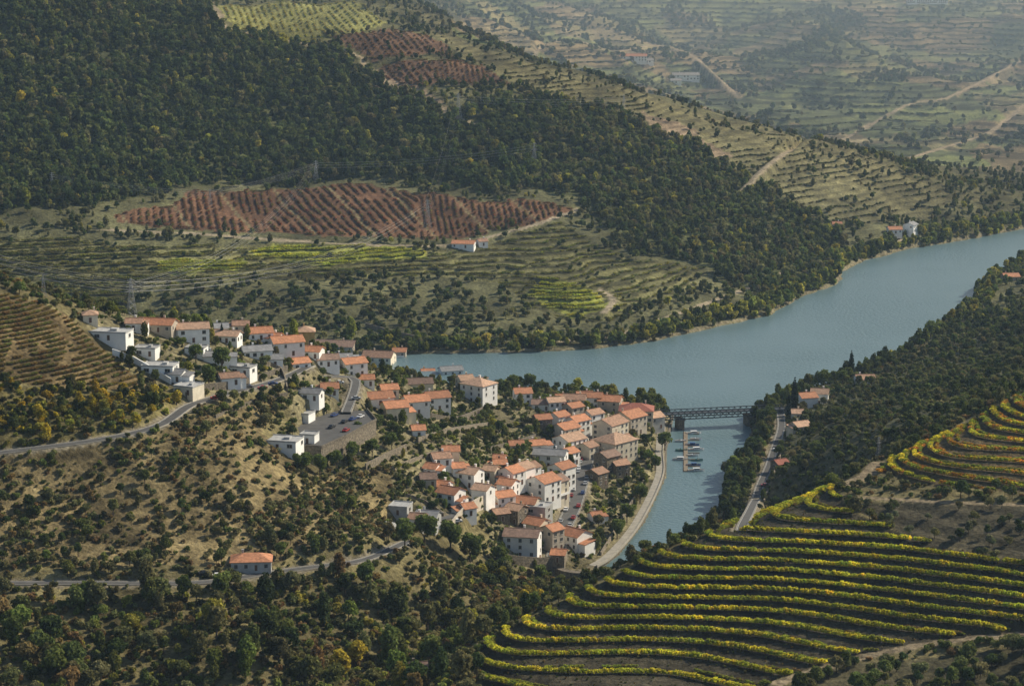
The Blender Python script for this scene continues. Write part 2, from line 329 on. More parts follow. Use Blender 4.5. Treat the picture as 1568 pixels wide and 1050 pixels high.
q2=N.new('ShaderNodeTexNoise');q2.inputs['Scale'].default_value=.010;q2.inputs['Detail'].default_value=5;L.new(tc.outputs['Object'],q2.inputs['Vector'])
mp=N.new('ShaderNodeMapRange');L.new(q2.outputs[0],mp.inputs[0]);mp.inputs[1].default_value=.38;mp.inputs[2].default_value=.62;mp.inputs[3].default_value=.2;mp.inputs[4].default_value=1.0
bp=N.new('ShaderNodeBump');bp.inputs['Distance'].default_value=.9;L.new(mp.outputs[0],bp.inputs['Strength']);L.new(q.outputs[0],bp.inputs['Height']);L.new(bp.outputs[0],b.inputs['Normal'])
WATER=m

# ------------------------------------------------------------------ mesh helpers
def link(o): scene.collection.objects.link(o);return o
def meshobj(name,vs,fs,mats,mi=None,parent=None,smooth=False,linkit=True):
    me=bpy.data.meshes.new(name);me.from_pydata([tuple(v) for v in vs],[],fs)
    for q in mats: me.materials.append(q)
    if mi is not None: me.polygons.foreach_set('material_index',np.array(mi,dtype=np.int32))
    me.update();ob=bpy.data.objects.new(name,me)
    if linkit: link(ob)
    if parent: ob.parent=parent
    return ob
R=len(ys)
me=bpy.data.meshes.new('terrain')
co=np.stack([X,Y,H],-1).reshape(-1,3).astype(np.float32)
me.vertices.add(len(co));me.vertices.foreach_set('co',co.ravel())
ii=(np.arange(R-1)[:,None]*NC+np.arange(NC-1)).ravel()
q=np.stack([ii,ii+1,ii+NC+1,ii+NC],-1).astype(np.int32)
me.loops.add(q.size);me.loops.foreach_set('vertex_index',q.ravel())
me.polygons.add(len(q));me.polygons.foreach_set('loop_start',np.arange(0,q.size,4,dtype=np.int32));me.polygons.foreach_set('loop_total',np.full(len(q),4,dtype=np.int32))
me.polygons.foreach_set('use_smooth',np.ones(len(q),dtype=bool))
me.update(calc_edges=True)
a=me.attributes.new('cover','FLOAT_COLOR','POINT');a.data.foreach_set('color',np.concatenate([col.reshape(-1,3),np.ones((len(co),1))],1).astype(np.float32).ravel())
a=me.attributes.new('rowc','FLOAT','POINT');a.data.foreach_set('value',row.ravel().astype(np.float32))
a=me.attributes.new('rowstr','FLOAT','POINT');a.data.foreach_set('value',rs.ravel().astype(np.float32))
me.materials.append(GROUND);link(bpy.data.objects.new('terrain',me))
meshobj('river',[(-900,780,0),(2600,780,0),(2600,2700,0),(-900,2700,0)],[(0,1,2,3)],[WATER])

def ribbon(name,P,w,mat,dz=.22,parent=None,off=0.):
    P=[np.array(p) for p in P];vs=[];fs=[]
    for i,p in enumerate(P):
        t=P[min(i+1,len(P)-1)]-P[max(i-1,0)];t[2]=0;t/=np.linalg.norm(t)+1e-9;nn=np.array((-t[1],t[0],0))
        c=p+nn*off
        vs+=[c+nn*w/2+(0,0,dz),c-nn*w/2+(0,0,dz),c+nn*w/2-(0,0,.5),c-nn*w/2-(0,0,.5)]
        if i:
            b=4*i;fs+=[(b-4,b-3,b+1,b),(b-4,b,b+2,b-2),(b-3,b-1,b+3,b+1)]
    return meshobj(name,vs,fs,[mat],parent=parent)
for k,(P,w,mt) in RD.items():
    if mt=='dirt': continue
    o_=ribbon(k,P,w,MT[mt])
    if w>=3.6:
        ribbon('edge_line_l',P,.12,MT['paint'],.226,parent=o_,off=w/2-.3);ribbon('edge_line_r',P,.12,MT['paint'],.226,parent=o_,off=-w/2+.3)
        ribbon('kerb_l',P,.3,MT['pave'],.35,parent=o_,off=w/2+.15);ribbon('kerb_r',P,.3,MT['pave'],.35,parent=o_,off=-w/2-.15)
qo=ribbon('riverside_quay',QP,4.0,MT['pave'],.15)
ribbon('quay_edge',QP,.5,MT['pave'],.6,parent=qo,off=1.7)
def wall(name,P,h,th,mat,down=3.,parent=None):
    vs=[];fs=[];P=[np.array(p,float) for p in P]
    for i,p in enumerate(P):
        t=P[min(i+1,len(P)-1)]-P[max(i-1,0)];t[2]=0;t/=np.linalg.norm(t)+1e-9;nn=np.array((-t[1],t[0],0))*th/2
        z=p[2]
        for s,zz in ((1,z-down),(1,z+h),(-1,z+h),(-1,z-down)): vs.append((p[0]+s*nn[0],p[1]+s*nn[1],zz))
        if i:
            b=4*i
            for j in range(4):
                j2=(j+1)%4;fs.append((b-4+j,b-4+j2,b+j2,b+j))
    m_=4*len(P);fs+=[(0,1,2,3),(m_-1,m_-2,m_-3,m_-4)]
    return meshobj(name,vs,fs,[mat],parent=parent)
wall('quay_wall',[at_z(u,v,0) for u,v in [(1030,640),(1019,690),(1018,730),(985,800),(945,850),(912,875)]],2.0,1.0,MT['stone'],4)
for i,(px,h,mt) in enumerate([([(172,543),(205,555),(240,575),(262,588)],2.5,'white'),([(285,610),(310,598),(370,590),(440,568)],2.6,'stone'),([(440,600),(430,570),(400,560)],2.5,'stone'),
    ([(560,720),(600,700),(622,690)],3,'stone'),([(690,812),(715,785),(760,760)],3.5,'beige'),([(330,640),(400,612),(440,605)],1.2,'stone'),([(640,680),(690,665),(750,655)],3,'stone'),
    ([(660,640),(700,645),(740,630)],2.5,'stone'),([(760,860),(800,866),(845,868)],4,'stone'),([(590,805),(640,812),(690,806)],2,'white'),([(560,500),(640,520),(700,522)],2.5,'stone'),([(1000,700),(985,740),(950,800),(920,850)],1.5,'stone'),
    ([(1170,770),(1195,700),(1205,660)],1.6,'stone'),([(600,720),(650,700),(690,690)],1.5,'stone'),([(620,760),(650,770),(680,790)],1.5,'stone'),([(750,690),(790,680),(820,670)],2,'stone')]):
    P=densify([raycast(u,v,H) for u,v in px],4); wall('retaining_wall' if mt=='stone' else 'garden_wall',P,h,.6,MT[mt])
vs=[(x,y,PZ) for x,y in PLAT]+[(x,y,PZ-16) for x,y in PLAT];k=len(PLAT)
pl=meshobj('terrace_platform',vs,[tuple(range(k))[::-1]]+[(i,(i+1)%k,k+(i+1)%k,k+i) for i in range(k)],[MT['asph'],MT['stone']],[0]+[1]*k)
wall('parapet',[(x,y,PZ) for x,y in PLAT[3:]],1.0,.4,MT['stone'],0,parent=pl)
WB=[at_z(u,v,2.5) for u,v in [(842,866),(865,877),(895,880),(925,876)]]
wall('stone_footbridge',densify(WB,4),1.2,3.0,MT['stone'],6)

# ------------------------------------------------------------------ houses
class MB:
    def __init__(s): s.v=[];s.f=[];s.m=[]
    def quad(s,pts,mi=0):
        b=len(s.v);s.v+=pts;s.f.append(tuple(range(b,b+len(pts))));s.m.append(mi)
    def box(s,x0,x1,y0,y1,z0,z1,mi=0):
        b=len(s.v);s.v+=[(x0,y0,z0),(x1,y0,z0),(x1,y1,z0),(x0,y1,z0),(x0,y0,z1),(x1,y0,z1),(x1,y1,z1),(x0,y1,z1)]
        for f in ((3,2,1,0),(4,5,6,7),(0,1,5,4),(1,2,6,5),(2,3,7,6),(3,0,4,7)): s.f.append(tuple(b+i for i in f));s.m.append(mi)
    def obj(s,name,mats,parent=None,linkit=True): return meshobj(name,s.v,s.f,mats,s.m,parent,linkit=linkit)
HOUSES=[]
def house(pos,w,d,st,yaw,roof='gable',wallm='white',roofm='tile',name='house',sh=2.8,balc=False,found=4,annex=0):
    x,y,z=pos
    e=bpy.data.objects.new(name,None);link(e);e.location=(x,y,z);e.rotation_euler=(0,0,math.radians(yaw));e.empty_display_size=1
    h=st*sh+.3;W=w/2;Dp=d/2
    if roofm=='tile': roofm=random.choice(('tile','tile','tile','tile4'))
    elif roofm=='tile2': roofm=random.choice(('tile2','tile','tile4','tile5','tile'))
    if wallm=='beige' and random.random()<.5: wallm=random.choice(('white','cream'))
    HOUSES.append((x,y,max(W,Dp)+1.5))
    B=MB();B.box(-W,W,-Dp,Dp,-found,h)
    rh=Dp*.42
    if roof=='gable':
        B.quad([(-W,Dp,h),(-W,0,h+rh),(-W,-Dp,h)]);B.quad([(W,-Dp,h),(W,0,h+rh),(W,Dp,h)])
    if annex:
        ax0,ax1=(W+.003,W+annex) if random.random()<.5 else (-W-annex,-W-.003)
        ah=h-sh if st>1 else h-.7
        B.box(ax0,ax1,-Dp*.8,Dp*.55,-found,ah)
    B.obj('walls',[MT[wallm]],e)
    Rr=MB();ov=.5;t=.2
    if annex:
        a=[(ax0-.25 if ax0<0 else ax0+.01,-Dp*.8-.35,ah+.02),(ax1+.25 if ax1>0 else ax1-.01,-Dp*.8-.35,ah+.02),(ax1+.25 if ax1>0 else ax1-.01,Dp*.55+.3,ah+.9),(ax0-.25 if ax0<0 else ax0+.01,Dp*.55+.3,ah+.9)]
        up=[(p[0],p[1],p[2]+.2) for p in a];Rr.quad(up);Rr.quad(a[::-1])
        for i in range(4): j=(i+1)%4;Rr.quad([a[i],a[j],up[j],up[i]])
    if roof=='gable':
        k=rh/Dp
        for s in (1,-1):
            a=[(-W-ov,s*(Dp+ov),h-ov*k+.05),(W+ov,s*(Dp+ov),h-ov*k+.05),(W+ov,0,h+rh+.05),(-W-ov,0,h+rh+.05)]
            up=[(p[0],p[1],p[2]+t) for p in a]
            Rr.quad(up if s<0 else up[::-1]);Rr.quad(a[::-1] if s<0 else a)
            for i in range(4):
                j=(i+1)%4
                if i==2: continue
                Rr.quad([a[i],a[j],up[j],up[i]])
        Rr.box(-W-ov,W+ov,-.15,.15,h+rh+.2,h+rh+.38)
    elif roof=='hip':
        rl=max(W-Dp,0.01)
        c=[(-W-ov,-Dp-ov),(W+ov,-Dp-ov),(W+ov,Dp+ov),(-W-ov,Dp+ov)];zb=h-.02
        Rr.quad([(p[0],p[1],zb) for p in c][::-1])
        for i in range(4):
            j=(i+1)%4;Rr.quad([(c[i][0],c[i][1],zb),(c[j][0],c[j][1],zb),(c[j][0],c[j][1],zb+t),(c[i][0],c[i][1],zb+t)])
        zt=zb+t;A1=(-rl,0,zt+rh+.2);A2=(rl,0,zt+rh+.2);C=[(p[0],p[1],zt) for p in c]
        Rr.quad([C[0],C[1],A2,A1]);Rr.quad([C[1],C[2],A2]);Rr.quad([C[2],C[3],A1,A2]);Rr.quad([C[3],C[0],A1])
    else:
        Rr.box(-W-.15,W+.15,-Dp-.15,Dp+.15,h,h+.25)
        for a in ((-W-.15,W+.15,-Dp-.15,-Dp+.1),(-W-.15,W+.15,Dp-.1,Dp+.15),(-W-.15,-W+.1,-Dp+.1,Dp-.1),(W-.1,W+.15,-Dp+.1,Dp-.1)): Rr.box(*a,h+.25,h+.6)
        if W>4: Rr.box(W*.2,W*.5,-Dp*.3,Dp*.3,h+.25,h+1.2)
    Rr.obj('roof',[MT[roofm] if roof!='flat' else MT['flat']],e)
    if roof!='flat':
        C=MB();cxx=random.uniform(-.6,.6)*W;C.box(cxx-.35,cxx+.35,Dp*.3,Dp*.3+.6,h,h+rh+1.0);C.box(cxx-.45,cxx+.45,Dp*.3-.1,Dp*.3+.7,h+rh+1.0,h+rh+1.15);C.obj('chimney',[MT[wallm]],e)
    Wn=MB()
    def win(cx_,cz_,ax,s,ww=1.0,hh=1.35):
        if ax=='y':
            yb=s*Dp;f=lambda o1:(min(yb,yb+s*o1),max(yb,yb+s*o1));bx=lambda a0,a1,th,z0,z1,mi:Wn.box(a0,a1,*f(th),z0,z1,mi)
        else:
            xb=s*W;f=lambda o1:(min(xb,xb+s*o1),max(xb,xb+s*o1));bx=lambda a0,a1,th,z0,z1,mi:Wn.box(*f(th),a0,a1,z0,z1,mi)
        bx(cx_-ww/2-.14,cx_+ww/2+.14,.06,cz_-.12,cz_+hh+.12,1);bx(cx_-ww/2,cx_+ww/2,.09,cz_,cz_+hh,0)
        bx(cx_-.04,cx_+.04,.12,cz_,cz_+hh,1);bx(cx_-ww/2-.2,cx_+ww/2+.2,.2,cz_-.2,cz_-.12,1)
    ww=random.choice((.9,1.1,1.4));gl=2.6+random.random()*1.4
    if roof=='flat': ww=2.0;gl=4.2
    for fl in range(st):
        for s in (1,-1):
            nw=max(1,int(w/gl))
            for i in range(nw):
                xx=-W+(i+.5)*w/nw
                if s==-1 and fl==0 and i==nw//2: continue
                if random.random()<.2: continue
                win(xx,fl*sh+.95,'y',s,ww)
            nw=max(1,int(d/(gl+.8)))
            for i in range(nw):
                if random.random()<.3: continue
                win(-Dp+(i+.5)*d/nw,fl*sh+.95,'x',s,ww)
    Wn.obj('windows',[MT['glass'],MT['frame']],e)
    Dr=MB();nw=max(1,int(w/gl));xx=-W+(nw//2+.5)*w/nw
    Dr.box(xx-.65,xx+.65,-Dp-.05,-Dp,0,2.25,1);Dr.box(xx-.5,xx+.5,-Dp-.09,-Dp-.001,.02,2.1,0);Dr.obj('door',[MT['door'],MT['frame']],e)
    if balc and st>1:
        Bc=MB();Bc.box(-W*.8,W*.8,-Dp-1.2,-Dp-.0,sh-.1,sh+.05);Bc.box(-W*.8,W*.8,-Dp-1.2,-Dp-1.1,sh+.05,sh+1.0)
        for s in (-.8,.8): Bc.box(W*s-.1,W*s+.1,-Dp-1.1,-Dp-.9,-1,sh-.1)
        Bc.obj('balcony',[MT['white']],e)
    return e
def hp(u,v,wpx,d,st,yaw,roof='gable',wallm='white',roofm='tile',name='house',**k):
    p=raycast(u,v,H);w=wpx*p[1]/3330.
    return house((p[0],p[1]+d*.3,float(hq(p[0],p[1]+d*.3))),w,d,st,yaw+random.uniform(-4,4)*(name!='terraced_house'),roof,wallm,roofm,name,**k)
HL=[(162,522,74,9,1,-12,'flat','white','flat','flat_roof_house'),(137,494,22,7,1,10,'hip','cream','tile','tower_house'),(240,508,56,9,1,-8,'gable','beige','tile'),(294,524,48,9,2,15,'gable','white','tile2'),
(338,512,20,7,1,10,'gable','white','slate'),(244,574,50,9,1,-10,'flat','white','flat','flat_roof_house'),(224,546,34,7,1,-5,'flat','white','flat','flat_roof_house'),(288,606,34,9,1,-25,'flat','beige','flat','flat_roof_house'),(270,585,26,7,1,-20,'gable','white','slate'),
(345,524,44,8,1,-8,'gable','white','tile'),(396,520,38,9,1,20,'gable','white','tile'),(438,545,48,10,2,22,'gable','white','tile','white_house'),(467,526,28,9,2,10,'hip','yellow','tile','yellow_house'),(418,528,24,8,1,-10,'gable','white','tile2'),
(392,548,44,8,1,15,'gable','white','slate'),(512,540,64,13,1,-6,'gable','beige','tile5','long_roof_building'),(540,575,36,9,2,25,'gable','white','tile'),(580,568,46,13,3,-12,'gable','cream','tile2','apartment_house'),
(612,555,20,8,2,0,'gable','beige','tile'),(500,562,34,8,1,12,'gable','white','tile2'),(456,562,30,8,1,30,'gable','white','tile'),(372,574,34,7,1,-20,'flat','white','flat','flat_roof_house'),(330,556,38,7,1,10,'gable','white','slate'),
(350,592,30,7,1,25,'gable','white','tile2'),(655,578,20,8,1,5,'gable','yellow','tile2','yellow_house'),(690,582,34,9,2,20,'gable','white','slate'),(570,620,60,10,1,20,'gable','white','tile','terraced_house'),
(604,642,36,10,2,20,'gable','cream','tile','terraced_house'),(636,634,36,10,2,20,'gable','white','tile','terraced_house'),(668,626,36,10,2,20,'gable','white','tile','terraced_house'),(733,616,44,12,3,-35,'hip','white','tile','white_house'),
(712,598,22,9,2,20,'gable','cream','tile2'),(640,595,42,9,1,10,'gable','cream','tile2'),(478,622,30,7,1,-15,'gable','white','slate'),(504,604,26,8,1,10,'gable','white','tile2'),(466,640,24,7,1,-15,'flat','white','flat','flat_roof_house'),
(690,702,26,7,1,0,'gable','cream','tile'),(674,714,28,8,1,15,'gable','white','tile2'),(662,728,20,7,1,-20,'gable','white','tile'),(720,750,32,9,2,-28,'gable','white','tile','white_house'),(690,777,34,9,2,-30,'gable','white','tile'),(655,744,24,8,1,10,'gable','beige','tile2'),
(676,756,26,8,1,-20,'gable','white','tile'),(783,744,28,9,2,50,'gable','white','tile'),(778,764,26,8,2,-30,'gable','beige','tile2'),(765,722,20,7,1,10,'gable','stone','tile2'),(800,740,24,9,2,50,'gable','white','tile'),(832,768,40,11,3,50,'gable','white','tile2','apartment_house'),
(843,714,50,9,2,-10,'gable','white','slate','white_house'),(872,692,40,11,2,42,'gable','white','tile2'),(866,674,34,10,2,40,'gable','cream','tile'),(884,662,30,9,2,40,'gable','white','tile2'),(830,660,24,8,2,15,'gable','stone','tile2'),(800,618,26,9,2,10,'gable','white','tile'),
(830,627,30,8,1,-5,'gable','beige','tile2'),(850,632,26,8,2,20,'gable','white','tile'),(880,627,34,9,2,-10,'gable','cream','tile2'),(905,624,34,9,2,-8,'gable','white','tile'),(935,630,34,10,2,-10,'gable','beige','tile2'),(942,705,54,15,3,48,'hip','cream','tile2','apartment_house'),
(935,676,44,12,3,48,'gable','cream','tile2'),(965,664,38,12,3,45,'gable','beige','tile','apartment_house'),(975,647,52,13,2,-8,'hip','beige','tile3','station_building'),(1000,657,26,9,2,30,'gable','gray','tile2'),(930,726,30,9,3,40,'gable','stone','tile2','stone_house'),(948,730,24,8,2,30,'gable','stone','tile2','stone_house'),
(914,744,24,8,2,45,'gable','stone','tile2','stone_house'),(860,744,32,9,3,48,'gable','white','tile'),(850,768,30,9,3,48,'gable','beige','tile2'),(806,792,36,9,2,-20,'gable','beige','tile2'),(790,802,26,8,2,-30,'gable','stone','tile'),(826,808,32,9,3,-20,'flat','gray','flat','flat_roof_house'),
(822,824,30,9,2,-30,'gable','cream','tile','house'),(800,854,54,10,3,-14,'gable','beige','tile5','long_roof_building'),(845,842,26,8,3,40,'gable','beige','tile'),(882,842,36,10,2,-40,'gable','white','tile2','white_house'),(820,869,14,5,1,0,'gable','white','tile2','shed'),(856,864,22,7,1,-10,'gable','stone','tile2','stone_house'),
(765,797,24,7,1,20,'gable','stone','tile2','stone_house'),(613,795,30,8,1,-15,'flat','gray','flat','flat_roof_house'),(655,803,34,8,1,-15,'gable','gray','slate'),(640,806,24,7,1,-15,'gable','white','tile2'),(715,790,20,7,1,30,'gable','white','tile'),(770,782,30,8,2,30,'gable','white','tile2'),
(912,800,18,6,1,20,'gable','white','tile'),(895,614,24,8,1,5,'gable','white','tile'),(862,617,22,7,1,5,'gable','cream','tile2'),(740,772,26,8,2,-30,'gable','white','tile2'),
(700,728,20,7,1,15,'gable','white','tile'),(752,735,20,7,1,-15,'gable','cream','tile2'),(822,690,24,8,1,20,'gable','white','tile2'),(856,655,24,8,2,40,'gable','white','tile'),(908,652,26,8,2,40,'gable','beige','tile2'),(900,702,22,8,2,45,'gable','cream','tile2'),(790,690,22,7,1,10,'gable','beige','tile'),
(480,548,26,8,1,-10,'gable','white','tile2'),(525,557,26,7,1,15,'gable','white','slate'),(420,560,24,7,1,10,'gable','white','slate'),(300,545,30,7,1,-10,'flat','white','flat','flat_roof_house'),(560,590,24,7,1,10,'gable','white','tile'),(595,606,26,8,1,15,'gable','cream','tile2'),(738,590,18,6,1,0,'gable','white','tile2'),(640,668,20,7,1,10,'gable','white','tile2'),(765,712,18,6,1,-10,'gable','white','tile'),
(205,506,24,7,1,5,'gable','white','tile2'),(270,515,28,7,1,-5,'gable','white','tile'),(368,508,24,7,1,5,'gable','cream','tile2'),(812,735,20,8,2,50,'gable','white','tile2'),(870,712,24,8,2,45,'gable','white','tile'),(878,640,24,8,2,40,'gable','beige','tile'),(955,690,20,7,2,45,'gable','white','tile2'),
(1236,624,26,9,2,20,'gable','white','tile','white_house'),(1256,618,26,9,2,-10,'gable','white','tile2'),(1226,660,26,8,1,30,'gable','cream','tile'),(1325,588,28,9,1,5,'gable','beige','tile2'),(1195,718,20,7,1,30,'gable','stone','tile3','shed'),(1222,640,18,7,1,0,'gable','cream','tile2'),
(384,874,62,9,1,8,'hip','gray','tile','roadside_house'),(710,381,34,9,1,-12,'gable','white','tile','farmhouse'),(738,377,14,7,1,20,'gable','beige','tile2','shed'),(1395,360,18,9,2,60,'gable','white','slate','quayside_building'),(1370,362,20,9,1,10,'gable','beige','tile2','farmhouse'),
(1050,124,40,12,2,5,'gable','white','slate','estate_house'),(1035,128,16,9,1,5,'gable','white','slate','estate_house'),(970,95,40,12,2,-5,'gable','white','tile2','estate_house'),(990,97,20,10,1,5,'gable','white','slate','estate_house'),(1420,6,60,12,2,0,'gable','white','tile2','estate_house'),(1548,430,24,9,1,10,'gable','beige','tile2','farmhouse'),
(640,1035,26,6,1,12,'gable','stone','tile2','shed'),(1282,350,14,8,1,0,'gable','white','tile2','farmhouse'),
(430,688,60,10,1,-14,'flat','white','flat','flat_roof_house')]
for hdef in HL:
    hp(*hdef,balc=random.random()<.25 and len(hdef)<10,annex=random.choice((0,0,2.5,3.5)) if hdef[1]>480 and hdef[6]=='gable' and hdef[2]<40 else 0)
for u,v,w,d in ((474,676,24,6),):
    p=at_z(u,v,PZ);house((p[0],p[1],PZ),w*p[1]/3330,d,1,-14,'flat','white','flat','flat_roof_house',sh=3.0,found=3)
# ------------------------------------------------------------------ bridge
DZ=8.5
bl=np.array(at_z(990,634,DZ));br=np.array(at_z(1200,624,DZ));L_=np.linalg.norm(br-bl)
be=bpy.data.objects.new('iron_truss_bridge',None);link(be);be.location=tuple(bl);be.rotation_euler=(0,0,math.atan2(br[1]-bl[1],br[0]-bl[0]))
B=MB();B.box(0,L_,-3,3,-.5,0)
for s in (-3.1,3.1):
    B.box(0,L_,s-.2,s+.2,.9,1.3);B.box(0,L_,s-.2,s+.2,-3.1,-2.6)
    npn=int(L_/3.2);dx=L_/npn
    for i in range(npn+1): B.box(i*dx-.12,i*dx+.12,s-.1,s+.1,-2.7,.95)
    for i in range(npn):
        for (za,zb) in ((-2.7,.95),(.95,-2.7)):
            x0=i*dx;x1=x0+dx;B.quad([(x0,s,za-.15),(x1,s,zb-.15),(x1,s,zb+.15),(x0,s,za+.15)])
B.obj('girders_and_deck',[MT['iron']],be)
Pz=MB()
for fx in (.24,.74):
    x0=L_*fx;Pz.box(x0-1.6,x0+1.6,-3.6,3.6,-13,-3.6);Pz.box(x0-2,x0+2,-4,4,-3.6,-3.15)
Pz.box(L_-8,L_+6,-4,4,-10,-3.15);Pz.box(-6,6,-4,4,-10,-3.15);Pz.obj('stone_piers',[MT['stone']],be)
def boat_mesh(L,W,c,cabin):
    B=MB();n_=7;pr=[]
    for i in range(n_):
        t=i/(n_-1);w=W/2*(1-max(0,(t-.45)/.55)**2.2)*(.85+.15*min(1,t*3));pr.append((t*L-L/2,w+.02,.75+.25*t*t))
    for i in range(n_-1):
        (x0,w0,z0),(x1,w1,z1)=pr[i],pr[i+1]
        for s in (1,-1):
            B.quad([(x0,s*w0,z0),(x1,s*w1,z1),(x1,s*w1*.55,-.25),(x0,s*w0*.6,-.25)],0)
            B.quad([(x0,s*w0,z0),(x1,s*w1,z1),(x1,s*w1*.85,z1-.05),(x0,s*w0*.85,z0-.05)],0)
        B.quad([(x0,-w0*.85,z0-.25),(x1,-w1*.85,z1-.25),(x1,w1*.85,z1-.25),(x0,w0*.85,z0-.25)],1)
    x0,w0,z0=pr[0];B.quad([(x0,-w0,z0),(x0,w0,z0),(x0,w0*.6,-.25),(x0,-w0*.6,-.25)],0)
    if cabin:
        B.box(-L*.15,L*.2,-W*.3,W*.3,.6,1.5,0);B.box(-L*.13,L*.21,-W*.31,W*.31,1.0,1.3,2);B.box(-L*.2,L*.22,-W*.34,W*.34,1.5,1.6,0)
    else:
        B.box(-L*.1,L*.05,-W*.3,W*.3,.5,1.0,0);B.box(L*.03,L*.06,-W*.28,W*.28,1.0,1.35,2)
    return B.obj('boat',[MT[c],MT['wood'],MT['glass']],linkit=False).data
bms=[boat_mesh(8,2.8,'boat_white',True),boat_mesh(6,2.3,'boat_white',False),boat_mesh(7,2.5,'boat_blue',True),boat_mesh(6,2.2,'boat_tarp',False)]
B=MB();p0=np.array(at_z(1050,662,0));p1=np.array(at_z(1050,722,0));LL=np.linalg.norm(p1-p0)
pe=bpy.data.objects.new('pontoon',None);link(pe);pe.location=tuple(p0);pe.rotation_euler=(0,0,math.atan2(p1[1]-p0[1],p1[0]-p0[0]))
B.box(0,LL,-1,1,-.2,.45)
for i in range(7): B.box(i*LL/6-.15,i*LL/6+.15,-1.3,-1.0,-2,2.2)
for i in range(6): B.box(i*LL/6+3,i*LL/6+3.6,1.0,7,-.1,.4)
B.obj('walkway',[MT['wood']],pe)
for i,(u,v,k) in enumerate([(1062,664,0),(1066,673,1),(1060,682,2),(1066,689,0),(1061,698,1),(1067,705,3),(1062,713,2),(1066,721,0),(1042,676,1),(1043,690,3),(1042,704,0)]):
    p=at_z(u,v,0);o_=bpy.data.objects.new('motor_boat',bms[k]);link(o_);o_.location=(p[0],p[1],.05);o_.rotation_euler=(0,0,random.uniform(-.15,.15)+(0 if u>1050 else math.pi))
def car_mesh(c):
    B=MB();W=.86
    prof=[(-2.1,.35),(-2.1,.85),(-1.95,.95),(-1.3,1.0),(-.75,1.42),(.55,1.45),(1.25,1.0),(1.95,.88),(2.1,.6),(2.1,.35)]
    ins=[0,0,0,.0,.14,.14,.0,0,0,0];n_=len(prof)
    l=[(x,-W+i_,z) for (x,z),i_ in zip(prof,ins)];r=[(x,W-i_,z) for (x,z),i_ in zip(prof,ins)]
    B.quad([l[0],l[1],l[2],l[3],l[6],l[7],l[8],l[9]],0);B.quad([r[0],r[1],r[2],r[3],r[6],r[7],r[8],r[9]][::-1],0)
    B.quad([l[3],l[4],l[5],l[6]],1);B.quad([r[3],r[4],r[5],r[6]][::-1],1)
    for i in range(n_):
        j=(i+1)%n_;B.quad([l[i],r[i],r[j],l[j]],1 if i in(3,5) else 0)
    B.box(-.05,.05,-W+.02,W-.02,.95,1.40,0)
    for x in (-1.3,1.3):
        for s in (-1,1):
            pts=[(x+.33*math.cos(a),s*(W-.1),.33+.33*math.sin(a)) for a in np.linspace(0,2*math.pi,10,endpoint=False)];pts2=[(a_,s*(W+.03),c_) for a_,b_,c_ in pts]
            B.quad(pts2 if s<0 else pts2[::-1],2)
            for i in range(10):
                j=(i+1)%10;B.quad([pts[i],pts[j],pts2[j],pts2[i]],2)
    return B.obj('car',[MT[c],MT['glass'],MT['rubber']],linkit=False).data
cms=[car_mesh('car_'+c) for c in ('white','red','blue','silver','black')]
def car(x,y,z,yaw,k=None):
    o_=bpy.data.objects.new('parked_car',random.choice(cms) if k is None else cms[k]);link(o_);o_.location=(x,y,z);o_.rotation_euler=(0,0,yaw)
P,w,_=RD['main_street']
for i in range(3,len(P)-2):
    if random.random()<.72:
        t=np.array(P[i+1])-np.array(P[i-1]);t/=np.linalg.norm(t);s=random.choice((-1,1))*2.4
        car(P[i][0]-t[1]*s,P[i][1]+t[0]*s,P[i][2]+.23,math.atan2(t[1],t[0]))
for u,v in ((508,655),(527,647),(540,643),(552,639),(512,637),(530,660)):
    p=at_z(u,v,PZ);car(p[0],p[1],PZ+.01,1.2+random.uniform(-.1,.1))
for u,v in ((402,596),(418,590),(380,594),(520,588),(545,612),(330,612),(312,880),(1172,745),(1190,690),(700,800),(345,560)):
    p=raycast(u,v,H);car(p[0],p[1],p[2]+.25,random.uniform(-.3,.6))
p=raycast(332,884,H);car(p[0],p[1],p[2]+.3,.1,0)
# ------------------------------------------------------------------ trees
def leaves(vs,fs,pts,nrm,size,rg,flat=.6):
    n_=len(pts);r=rg.normal(size=(n_,3));nn=nrm*flat+r*(1-flat);nn/=np.linalg.norm(nn,axis=1)[:,None]
    a=np.cross(nn,rg.normal(size=(n_,3)));a/=np.linalg.norm(a,axis=1)[:,None];b_=np.cross(nn,a)
    s=size*rg.uniform(.6,1.3,(n_,1));
    q=np.stack([pts-a*s-b_*s*.6,pts+a*s*.7-b_*s,pts+a*s+b_*s*.7,pts-a*s*.6+b_*s],1).reshape(-1,3)
    b0=len(vs);vs+=[tuple(p) for p in q];fs+=[(b0+4*i,b0+4*i+1,b0+4*i+2,b0+4*i+3) for i in range(n_)]
def tube(vs,fs,p0,p1,r0,r1,k=6):
    p0=np.array(p0,float);p1=np.array(p1,float);d=p1-p0;d/=np.linalg.norm(d);a=np.cross(d,(.3,.9,.1));a/=np.linalg.norm(a);b_=np.cross(d,a);b0=len(vs)
    for p,r in ((p0,r0),(p1,r1)):
        for i in range(k):
            t=2*math.pi*i/k;vs.append(tuple(p+r*(a*math.cos(t)+b_*math.sin(t))))
    for i in range(k):
        j=(i+1)%k;fs.append((b0+i,b0+j,b0+k+j,b0+k+i))
